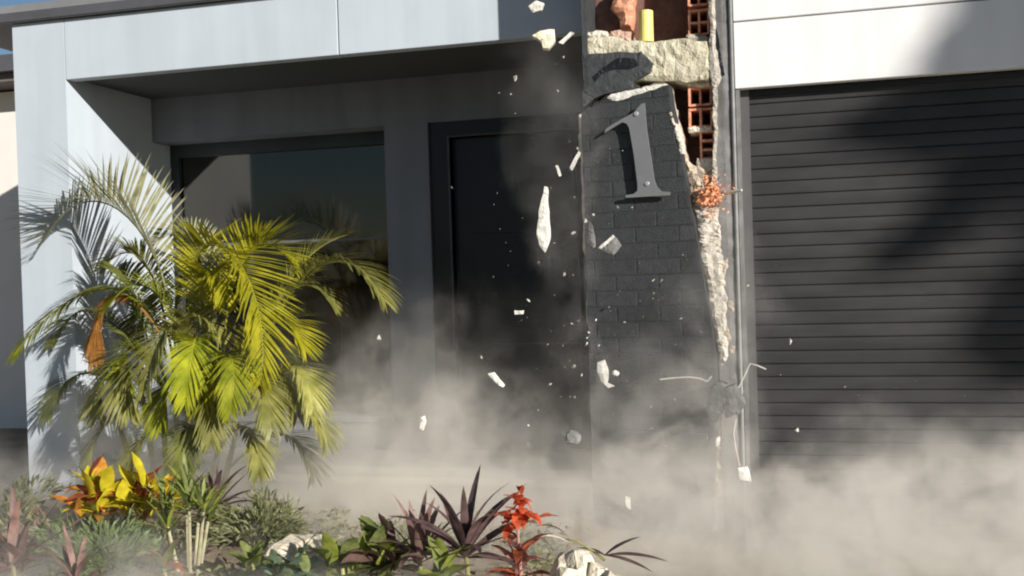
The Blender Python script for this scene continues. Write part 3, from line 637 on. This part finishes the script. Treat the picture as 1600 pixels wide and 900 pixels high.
def leafmesh(name, mat, L, W, shape, curl, fold=.25, wav=0, n=7, seed=0):
    """one blade along +Y, folded along its midrib, curling down"""
    mb = MB()
    for k in range(n+1):
        a = k/n
        if shape == 'strap': wd = W*min(1, .30+a*2.2)*(1-a**3.2)**.8
        elif shape == 'oval': wd = W*max(0, math.sin(math.pi*min(1, .04+a*.96)**.85))**.75
        else: wd = W*(math.sin(math.pi*a**.62)**.9)
        wd = max(wd, .0008); y = L*a*math.cos(curl*a*.6); z = -L*curl*.5*a*a
        wz = wav*math.sin(a*13+seed)
        mb.v += [(-wd, y, z+fold*wd+wz), (0, y, z), (wd, y, z+fold*wd-wz)]
    for k in range(n):
        i = 3*k; mb.f += [(i,i+1,i+4,i+3),(i+1,i+2,i+5,i+4)]
    return mb.mesh(name, mat, smooth=True, fix=False)
def rosette(name, px, py, Y, label, cat, meshes, n, elev=(25,80), scale=(.8,1.1), spread=0, stem_mat=None, seed=0, group=None, base=None, aim=None):
    rnd = random.Random(seed); p = at(px, py, Y); r = empty(name, (p.x, p.y, 0), label, cat, group)
    top = Vector((0,0,max(p.z,.03)))
    MB().tube([(rnd.uniform(-.03,.03),0,.0), top*.5+Vector((.01,0,0)), top], [.013,.011,.008], 7).build('stem', stem_mat or m_stem, r)
    for k in range(n):
        az = 2.399*k + rnd.uniform(-.3,.3); el = R(elev[0] + (elev[1]-elev[0])*(k+.5)/n + rnd.uniform(-8,8)); s = rnd.uniform(*scale)
        q = top + Vector((rnd.uniform(-spread,spread), rnd.uniform(-spread,spread), rnd.uniform(-spread*1.2,spread*.6) - .03*(1-k/n)))
        mw = Matrix.Translation(q) @ Matrix.Rotation(az, 4, 'Z') @ Matrix.Rotation(el, 4, 'X') @ Matrix.Rotation(rnd.uniform(-.4,.4), 4, 'Y') @ Matrix.Scale(s, 4)
        link('leaf', rnd.choice(meshes), r, mw)
    return r
c_pur = leafmat('purple_cordyline_leaf', (.10,.06,.060), (.20,.125,.115), 16, .3)
c_brn = leafmat('brown_cordyline_leaf', (.22,.13,.11), (.34,.21,.17), 16, .3)
c_yel = leafmat('yellow_croton_leaf', (.62,.52,.02), (.78,.64,.04), 20, .35)
c_ora = leafmat('orange_croton_leaf', (.62,.20,.03), (.72,.36,.06), 20, .35)
c_red = leafmat('red_croton_leaf', (.30,.06,.03), (.52,.15,.06), 20, .3)
c_grn = leafmat('green_croton_leaf', (.14,.18,.05), (.28,.31,.10), 20, .35)
c_blu = leafmat('blue_green_leaf', (.13,.19,.12), (.22,.29,.18), 20, .35)
c_yg = leafmat('yellow_green_leaf', (.30,.36,.05), (.46,.50,.10), 16, .4)
c_flo = leafmat('scarlet_leaf', (.78,.10,.045), (.85,.22,.09), 20, .4)
c_pnk = leafmat('dusty_pink_leaf', (.36,.16,.13), (.46,.24,.19), 20, .3)
strapP = [leafmesh('leaf', c_pur, .40, .026, 'strap', c, .3, 0, 8, k) for k, c in enumerate((.25,.5,.8))]
strapB = [leafmesh('leaf', c_brn, .36, .024, 'strap', c, .3, 0, 8, k) for k, c in enumerate((.2,.5,.9))]
strapG = [leafmesh('leaf', m, .24, .014, 'strap', c, .3, 0, 8) for m, c in ((c_grn,.3),(c_yg,.5),(c_grn,.7))]
crotY = [leafmesh('leaf', m, .21, .038, 'oval', c, .25, .004, 8, k) for k, (m, c) in enumerate(((c_yel,.4),(c_yel,.7),(c_yel,.2),(c_ora,.9),(c_yg,.6),(c_red,.6)))]
crotO = [leafmesh('leaf', m, .20, .036, 'oval', c, .25, .004, 8, k) for k, (m, c) in enumerate(((c_ora,.5),(c_red,.6),(c_red,.9),(c_yel,.4)))]
crotG = [leafmesh('leaf', m, .20, .040, 'oval', c, .25, .004, 8, k) for k, (m, c) in enumerate(((c_grn,.4),(c_grn,.7),(c_yg,.5),(c_brn,.6)))]
crotB = [leafmesh('leaf', m, .15, .032, 'oval', c, .25, .004, 8, k) for k, (m, c) in enumerate(((c_blu,.4),(c_blu,.7),(c_grn,.6)))]
flow = [leafmesh('leaf', c_flo, .100, .024, 'oval', c, .3, .004, 6, k) for k, c in enumerate((.5,.9,1.3))]
pinkm = [leafmesh('leaf', m, .16, .024, 'oval', c, .3, .003, 6, k) for k, (m, c) in enumerate(((c_pnk,.5),(c_red,.9)))]

rosette('cordyline', 728, 862, -2.0, 'large dark purple cordyline with long upright strap leaves left of the red plant', 'plant', strapP, 26, (8,86), (.6,1.0), 0, None, 1)
rosette('cordyline', 655, 868, -1.9, 'dusty pink brown cordyline just left of the large purple one', 'plant', strapB, 22, (20,86), (.5,.85), .01, None, 2)
rosette('cordyline', 335, 792, -1.1, 'dark purple cordyline standing behind the tall stemmed plant', 'plant', strapP, 22, (20,86), (.5,.8), 0, None, 3)
rosette('cordyline', 20, 880, -2.0, 'reddish brown cordyline at the bottom left corner', 'plant', strapB, 30, (15,86), (.6,1.05), .04, None, 4)
rosette('cordyline', 75, 868, -1.7, 'small reddish brown cordyline against the white column foot', 'plant', strapB, 20, (20,84), (.5,.85), .03, None, 14)
rosette('croton', 150, 775, -1.2, 'yellow and orange croton in the left of the bed', 'plant', crotY, 52, (0,85), (.7,1.1), .085, None, 5)
rosette('croton', 222, 775, -1.15, 'orange red croton with yellow top leaves behind the fern', 'plant', crotY[:4]+crotO, 52, (0,85), (.7,1.1), .085, None, 6)
rosette('croton', 600, 868, -1.9, 'green and yellow croton with one bright upright leaf', 'plant', crotG, 40, (0,85), (.7,1.15), .06, None, 7)
rosette('croton', 535, 888, -1.95, 'olive green croton next to the blue green one', 'plant', crotG[:3], 34, (0,85), (.6,1.05), .06, None, 8)
rosette('croton', 470, 895, -2.0, 'blue green broad leaved croton at the bottom edge', 'plant', crotB, 32, (0,85), (.7,1.1), .05, None, 9)
rosette('croton', 440, 905, -2.1, 'low blue green croton at the very bottom, leftmost of the green ones', 'plant', crotB, 26, (0,80), (.6,1.0), .05, None, 10)
rosette('cordyline', 120, 905, -2.2, 'low reddish cordyline in front of the fern at the bottom edge', 'plant', strapB, 12, (25,80), (.5,.75), .02, None, 15)
rosette('croton', 395, 880, -1.8, 'small green croton beside the pale sandy rubble', 'plant', crotG[:2], 14, (5,80), (.6,.8), .02, None, 16)
rosette('croton', 690, 890, -2.15, 'brown and olive croton at the foot of the large purple cordyline', 'plant', crotG[1:], 18, (5,80), (.6,.85), .03, None, 17)
rosette('croton', 255, 880, -1.75, 'dull red croton under the tall bare stems', 'plant', crotO[1:3]+crotG[:1], 16, (5,75), (.5,.7), .03, None, 18)
# tall stemmed green plant
p = at(292, 810, -1.6); tsp = empty('dracaena', (p.x, p.y, 0), 'green tufted dracaena on several tall pale bare stems', 'plant')
rnd = random.Random(21); m_pst = newmat('pale_cane', (.34,.31,.19), .6, .25, 20)
for dx, dy, h, nl in ((-.09,.0,.36,14),(-.03,.05,.42,16),(.03,-.03,.38,14),(.06,.04,.30,14),(-.05,-.04,.28,12),(.0,.08,.34,14),(.08,-.02,.36,12)):
    top = Vector((dx*1.4, dy*1.4, h)); MB().tube([(dx*.6,dy*.6,0), (dx,dy,h*.5), top], [.010,.009,.007], 7).build('stem', m_pst, tsp)
    for k in range(nl):
        az = 2.399*k+dx*50; el = R(25+60*(k+.5)/nl); mw = Matrix.Translation(top-Vector((0,0,.03*(1-k/nl)))) @ Matrix.Rotation(az,4,'Z') @ Matrix.Rotation(el,4,'X') @ Matrix.Scale(rnd.uniform(.6,.95),4)
        link('leaf', rnd.choice(strapG), tsp, mw)
o = link('leaf', leafmesh('leaf', leafmat('bright_lemon_leaf', (.55,.58,.10), (.66,.68,.18), 14, .4), .22, .016, 'oval', .2), tsp, Matrix.Translation((.10,-.08,.36)) @ Matrix.Rotation(R(-75),4,'Z') @ Matrix.Rotation(R(42),4,'X'))
o['label'] = 'single bright lemon coloured leaf'
# red plant
p = at(808, 835, -1.95); rp = empty('red_croton', (p.x, p.y, 0), 'slim plant with a scarlet leaf head between the purple cordyline and the rubble', 'plant')
rnd = random.Random(22)
MB().tube([(0.02,0,0),(.012,0,p.z*.5),(0,0,p.z+.10)], [.010,.008,.005], 7).build('stem', newmat('pink_stem', (.42,.22,.17), .7, .2, 20), rp)
for k in range(32):
    mw = Matrix.Translation((rnd.gauss(0,.022), rnd.gauss(0,.018), p.z+.075+rnd.gauss(0,.034))) @ Matrix.Rotation(2.399*k,4,'Z') @ Matrix.Rotation(R(rnd.uniform(-20,80)),4,'X') @ Matrix.Scale(rnd.uniform(.7,1.1),4)
    link('leaf', rnd.choice(flow), rp, mw)
for k in range(28):
    mw = Matrix.Translation((rnd.gauss(0,.02), rnd.gauss(0,.02), p.z-.03-.010*k)) @ Matrix.Rotation(2.399*k,4,'Z') @ Matrix.Rotation(R(rnd.uniform(10,65)),4,'X') @ Matrix.Scale(rnd.uniform(.7,1.05),4)
    link('leaf', rnd.choice(pinkm), rp, mw)
# fallen leaves on the rubble
fl = leafmesh('leaf', c_pur, .26, .026, 'strap', .35, .3, 0, 8)
p = at(945, 868, -1.9); fb = empty('fallen_cordyline', tuple(p), 'snapped dark cordyline leaves lying over the cream rubble', 'plant')
for az, el, s in ((-88,6,1.0),(-62,32,.65),(-100,-4,.8),(60,12,.6)):
    o = link('leaf', fl, fb, Matrix.Rotation(R(az),4,'Z') @ Matrix.Rotation(R(el),4,'X') @ Matrix.Scale(s,4))
MB().tube([(0,0,-.02),(-.05,.02,.01),(-.12,.02,.05),(-.20,.02,.06)], [.006,.005,.004,.003], 6).build('stalk', m_stem, fb)
wl = leafmesh('leaf', newmat('bleached_leaf', (.62,.58,.48), .6, .15, 20), .13, .012, 'oval', .6, .3, 0, 6)
p = at(842, 838, -1.95); ob = tag(link('pale_leaf', wl), 'pale curved leaf between the scarlet plant and the rubble', 'leaf'); ob.matrix_world = Matrix.Translation(p) @ Matrix.Rotation(R(-80),4,'Z') @ Matrix.Rotation(R(5),4,'X')
ob = tag(link('dark_leaf', leafmesh('leaf', c_pur, .16, .012, 'strap', 1.1, .3, 0, 8)), 'thin dark arched leaf above the pale curved leaf', 'leaf'); ob.matrix_world = Matrix.Translation(at(838, 822, -1.9)) @ Matrix.Rotation(R(-85),4,'Z') @ Matrix.Rotation(R(12),4,'X')

def bush(name, px, py, Y, rx, rz, n, mat, label, seed, ll=.08, wd=.006):
    rnd = random.Random(seed); p = at(px, py, Y); r = empty(name, (p.x, p.y, 0), label, 'shrub'); mb = MB(); st = MB(); zc = max(p.z, rz*.7)
    for k in range(9):
        a = 2.399*k; st.tube([(0,0,0),(math.cos(a)*rx*.35,math.sin(a)*rx*.35,zc*.6),(math.cos(a)*rx*.7,math.sin(a)*rx*.7,zc+rz*.3)], [.007,.005,.003], 5)
    st.build('stems', m_stem, r)
    cl = [(Vector((rnd.gauss(0,.42)*rx, rnd.gauss(0,.42)*rx, zc+rnd.gauss(0,.40)*rz)), rnd.uniform(.16,.34)*rx) for _ in range(26)]
    for k in range(n):
        c, cr = rnd.choice(cl); q = c + Vector((rnd.gauss(0,1), rnd.gauss(0,1), rnd.gauss(0,1)))*cr*.55
        if q.z < .01: continue
        d = (q-Vector((0,0,zc*.5))).normalized() + Vector((rnd.uniform(-.6,.6), rnd.uniform(-.6,.6), rnd.uniform(-.3,.7))); d.normalize()
        sd = d.orthogonal().normalized(); sd.rotate(Matrix.Rotation(rnd.uniform(0,6.28),3,d)); L = ll*rnd.uniform(.6,1.2); i = len(mb.v)
        mb.v += [tuple(q), tuple(q+d*L*.5+sd*wd), tuple(q+d*L-Vector((0,0,L*.2))), tuple(q+d*L*.5-sd*wd)]; mb.f.append((i,i+1,i+2,i+3))
    o = mb.build('foliage', mat, r, fix=False); o['kind'] = 'stuff'; return r
b_grn = leafmat('soft_green_foliage', (.17,.24,.09), (.28,.35,.14), 9, .35)
b_olv = leafmat('olive_foliage', (.22,.23,.11), (.33,.33,.17), 9, .35)
bush('fern', 165, 872, -1.75, .26, .12, 2600, b_grn, 'soft feathery green fern in front of the yellow croton', 31, .09, .005)
bush('shrub', 250, 868, -1.45, .16, .12, 900, b_olv, 'low olive shrub behind the pale bare stems', 33, .08, .006)
bush('shrub', 405, 822, -1.15, .22, .11, 1600, b_olv, 'hazy olive shrub half lost in dust below the palm', 32, .09, .007)
bush('shrub', 20, 830, -.9, .22, .16, 900, b_olv, 'dim shrub left of the white column foot', 34, .09, .007)

# low leafy ground cover and leaf litter through the bed
rnd = random.Random(77); gc = MB()
for _ in range(230):
    cx, cy = rnd.uniform(-5.0,-1.05), rnd.uniform(-2.9,-.75); rr = rnd.uniform(.05,.14); hh = rnd.uniform(.04,.15)
    for _ in range(34):
        q = Vector((cx+rnd.gauss(0,.5)*rr, cy+rnd.gauss(0,.5)*rr, .03+hh*rnd.random()))
        d = Vector((rnd.gauss(0,1), rnd.gauss(0,1), rnd.uniform(0,1.4))).normalized(); sd = d.orthogonal().normalized(); sd.rotate(Matrix.Rotation(rnd.uniform(0,6.28),3,d)); L = rnd.uniform(.03,.075); i = len(gc.v)
        gc.v += [tuple(q), tuple(q+d*L*.5+sd*L*.16), tuple(q+d*L-Vector((0,0,L*.25))), tuple(q+d*L*.5-sd*L*.16)]; gc.f.append((i,i+1,i+2,i+3))
o = gc.build('ground_cover', b_olv, fix=False); tag(o, 'low dusty olive ground cover filling the garden bed', 'ground cover', kind='stuff')

# ------------------------------------------------------------------ tree out of frame at the right that shades the garage
tr = empty('street_tree', (14.5, -9.2, 0), 'broad leafy street tree right of the garage, throwing shade on its door', 'tree')
m_bark = newmat('tree_bark', (.12,.09,.065), .9, .3, 12, bump=.8, bscale=30)
l_tree = leafmat('tree_leaf', (.05,.08,.02), (.11,.15,.04), 3)
TB = tr.location.copy()
cl = []
for px, py, Y, t, r0 in ((1500,100,-.41,12.5,.11),(1472,78,-.41,12.7,.07),(1560,85,-.41,12.8,.20),(1630,60,-.41,13,.34),(1720,20,-.41,13.2,.5),(1600,-40,-.41,12.6,.2),
    (1352,195,-.31,12.4,.09),(1400,205,-.31,12.6,.14),(1470,200,-.31,12.5,.16),(1550,190,-.31,12.9,.18),(1640,200,-.31,13,.26),(1505,265,-.31,12.6,.13),(1510,310,-.31,12.7,.13),(1480,345,-.31,12.5,.12),(1435,375,-.31,12.6,.10),(1395,400,-.31,12.4,.07),
    (1590,500,-.31,12.6,.18),(1650,510,-.31,12.8,.28),(1600,555,-.31,12.7,.14),(1760,420,-.31,13,.4),(1800,200,-.31,13,.5),(1700,300,-.31,12.6,.2),(1620,300,-.31,12.6,.07),(1590,250,-.31,12.6,.09)):
    cl.append((at(px, py, Y) + SUN*t*1.3, r0))
crown = MB(); rnd = random.Random(44)
for c, r0 in cl:
    for _ in range(int(2300*r0*r0)+22):
        v = Vector((rnd.gauss(0,1), rnd.gauss(0,1), rnd.gauss(0,1))); v = v.normalized()*r0*rnd.random()**.5
        q = c+v; a = Vector((rnd.gauss(0,1),rnd.gauss(0,1),rnd.gauss(0,1))).normalized(); b = a.orthogonal().normalized(); L = rnd.uniform(.05,.10); i = len(crown.v)
        crown.v += [tuple(q-a*L), tuple(q+b*L*.45), tuple(q+a*L), tuple(q-b*L*.45)]; crown.f.append((i,i+1,i+2,i+3))
part(crown, 'crown', l_tree, tr, fix=False)
cm = sum((c for c, _ in cl), Vector())/len(cl); fork = Vector((cm.x+1.6, cm.y+.2, cm.z-1.9))
tr.location = tr.location
trunk = MB().tube([Vector((cm.x+1.8,cm.y+.2,0)), Vector((cm.x+1.7,cm.y+.2,1.3)), fork], [.20,.16,.13], 10)
for c, r0 in cl: trunk.tube([fork, fork.lerp(c,.5)+Vector((0,0,.15)), c], [.03,.016,.006], 6)
part(trunk, 'trunk', m_bark, tr)

# ------------------------------------------------------------------ the dust
prof = [(-6.3,.012),(3.4,.012),(3.4,1.05),(1.2,1.15),(.25,1.5),(.0,2.3),(-.1,3.2),(-1.75,3.2),(-1.9,2.3),(-2.0,1.7),(-2.4,1.65),(-3.1,1.35),(-4.6,1.15),(-6.3,.75)]
dust = MB().prism(prof, -3.6, .93)
m = bpy.data.materials.new('airborne_dust'); m.use_nodes = True; t = m.node_tree; t.nodes.clear()
out = t.nodes.new('ShaderNodeOutputMaterial'); pv = t.nodes.new('ShaderNodeVolumePrincipled')
pv.inputs['Color'].default_value = (.97,.925,.85,1); pv.inputs['Anisotropy'].default_value = .1
geo = t.nodes.new('ShaderNodeNewGeometry')
def math_(op, a, b=None):
    n = t.nodes.new('ShaderNodeMath'); n.operation = op
    for k, v in enumerate((a, b)):
        if v is None: continue
        if isinstance(v, (int, float)): n.inputs[k].default_value = v
        else: t.links.new(v, n.inputs[k])
    return n.outputs[0]
def vmath(op, a, b):
    n = t.nodes.new('ShaderNodeVectorMath'); n.operation = op
    for k, v in enumerate((a, b)):
        if isinstance(v, tuple): n.inputs[k].default_value = v
        else: t.links.new(v, n.inputs[k])
    return n
nz = t.nodes.new('ShaderNodeTexNoise'); nz.inputs['Scale'].default_value = 2.1; nz.inputs['Detail'].default_value = 2; nz.inputs['Roughness'].default_value = .55
t.links.new(geo.outputs['Position'], nz.inputs['Vector'])
wv = vmath('SUBTRACT', nz.outputs['Color'], (.5,.5,.5)); wv2 = vmath('MULTIPLY', wv.outputs[0], (.7,.7,.8))
pos = vmath('ADD', geo.outputs['Position'], wv2.outputs[0]).outputs[0]
LOBES = [  # centre, radii, density
 ((1.5,-.9,.05),(1.8,1.4,.78),4.2), ((.15,-.8,.0),(1.1,1.1,.70),3.4), ((-2.15,-.45,.25),(.70,.65,1.12),3.0), ((-2.95,-.3,.1),(.8,.5,.80),1.4), ((-1.5,-.5,.0),(1.0,.6,.52),2.4),
 ((-1.2,-.5,-.05),(2.7,1.15,.56),3.8), ((-.6,-1.6,-.1),(2.4,1.0,.36),1.6), ((-3.6,-1.95,.0),(1.6,.8,.42),.8), ((-1.9,.45,.15),(1.1,.5,.7),2.2), ((-1.15,-.45,1.85),(.22,.2,.35),.7), ((-.60,-.70,.2),(.60,.45,.95),1.9), ((-.30,-.5,1.0),(.32,.3,1.2),.8),
 ((-1.3,.15,2.70),(.5,.35,.5),.25), ((-3.5,-.35,.2),(1.5,.6,.85),1.3), ((-.98,-.55,.5),(.14,.14,.85),2.2), ((-4.9,-.7,.0),(1.2,.9,.6),.6), ((-1.16,-.5,1.7),(.28,.2,1.5),.55), ((-2.3,-2.3,-.05),(2.8,.9,.36),1.5), ((-2.2,-.3,.5),(2.2,.5,1.0),.35),
]
tot = None
for c, r_, dn in LOBES:
    d = vmath('DIVIDE', vmath('SUBTRACT', pos, c).outputs[0], r_); ln = t.nodes.new('ShaderNodeVectorMath'); ln.operation = 'LENGTH'; t.links.new(d.outputs[0], ln.inputs[0])
    mr = t.nodes.new('ShaderNodeMapRange'); mr.interpolation_type = 'SMOOTHSTEP'
    for k, v in (('From Min',1.0),('From Max',.35),('To Min',0),('To Max',dn)): mr.inputs[k].default_value = v
    t.links.new(ln.outputs['Value'], mr.inputs['Value'])
    tot = mr.outputs[0] if tot is None else math_('ADD', tot, mr.outputs[0])
n2 = t.nodes.new('ShaderNodeTexNoise'); n2.inputs['Scale'].default_value = 4.2; n2.inputs['Detail'].default_value = 3; n2.inputs['Roughness'].default_value = .6; t.links.new(pos, n2.inputs['Vector'])
mr = t.nodes.new('ShaderNodeMapRange')
for k, v in (('From Min',.40),('From Max',.60),('To Min',.10),('To Max',1.9)): mr.inputs[k].default_value = v
t.links.new(n2.outputs['Fac'], mr.inputs['Value'])
t.links.new(math_('MULTIPLY', tot, mr.outputs[0]), pv.inputs['Density'])
t.links.new(pv.outputs[0], out.inputs['Volume'])
m.cycles.volume_step_rate = 3.2
o = dust.build('dust_cloud', m); tag(o, 'pale brown dust cloud billowing up from the collapsing pillar', 'dust', kind='stuff')
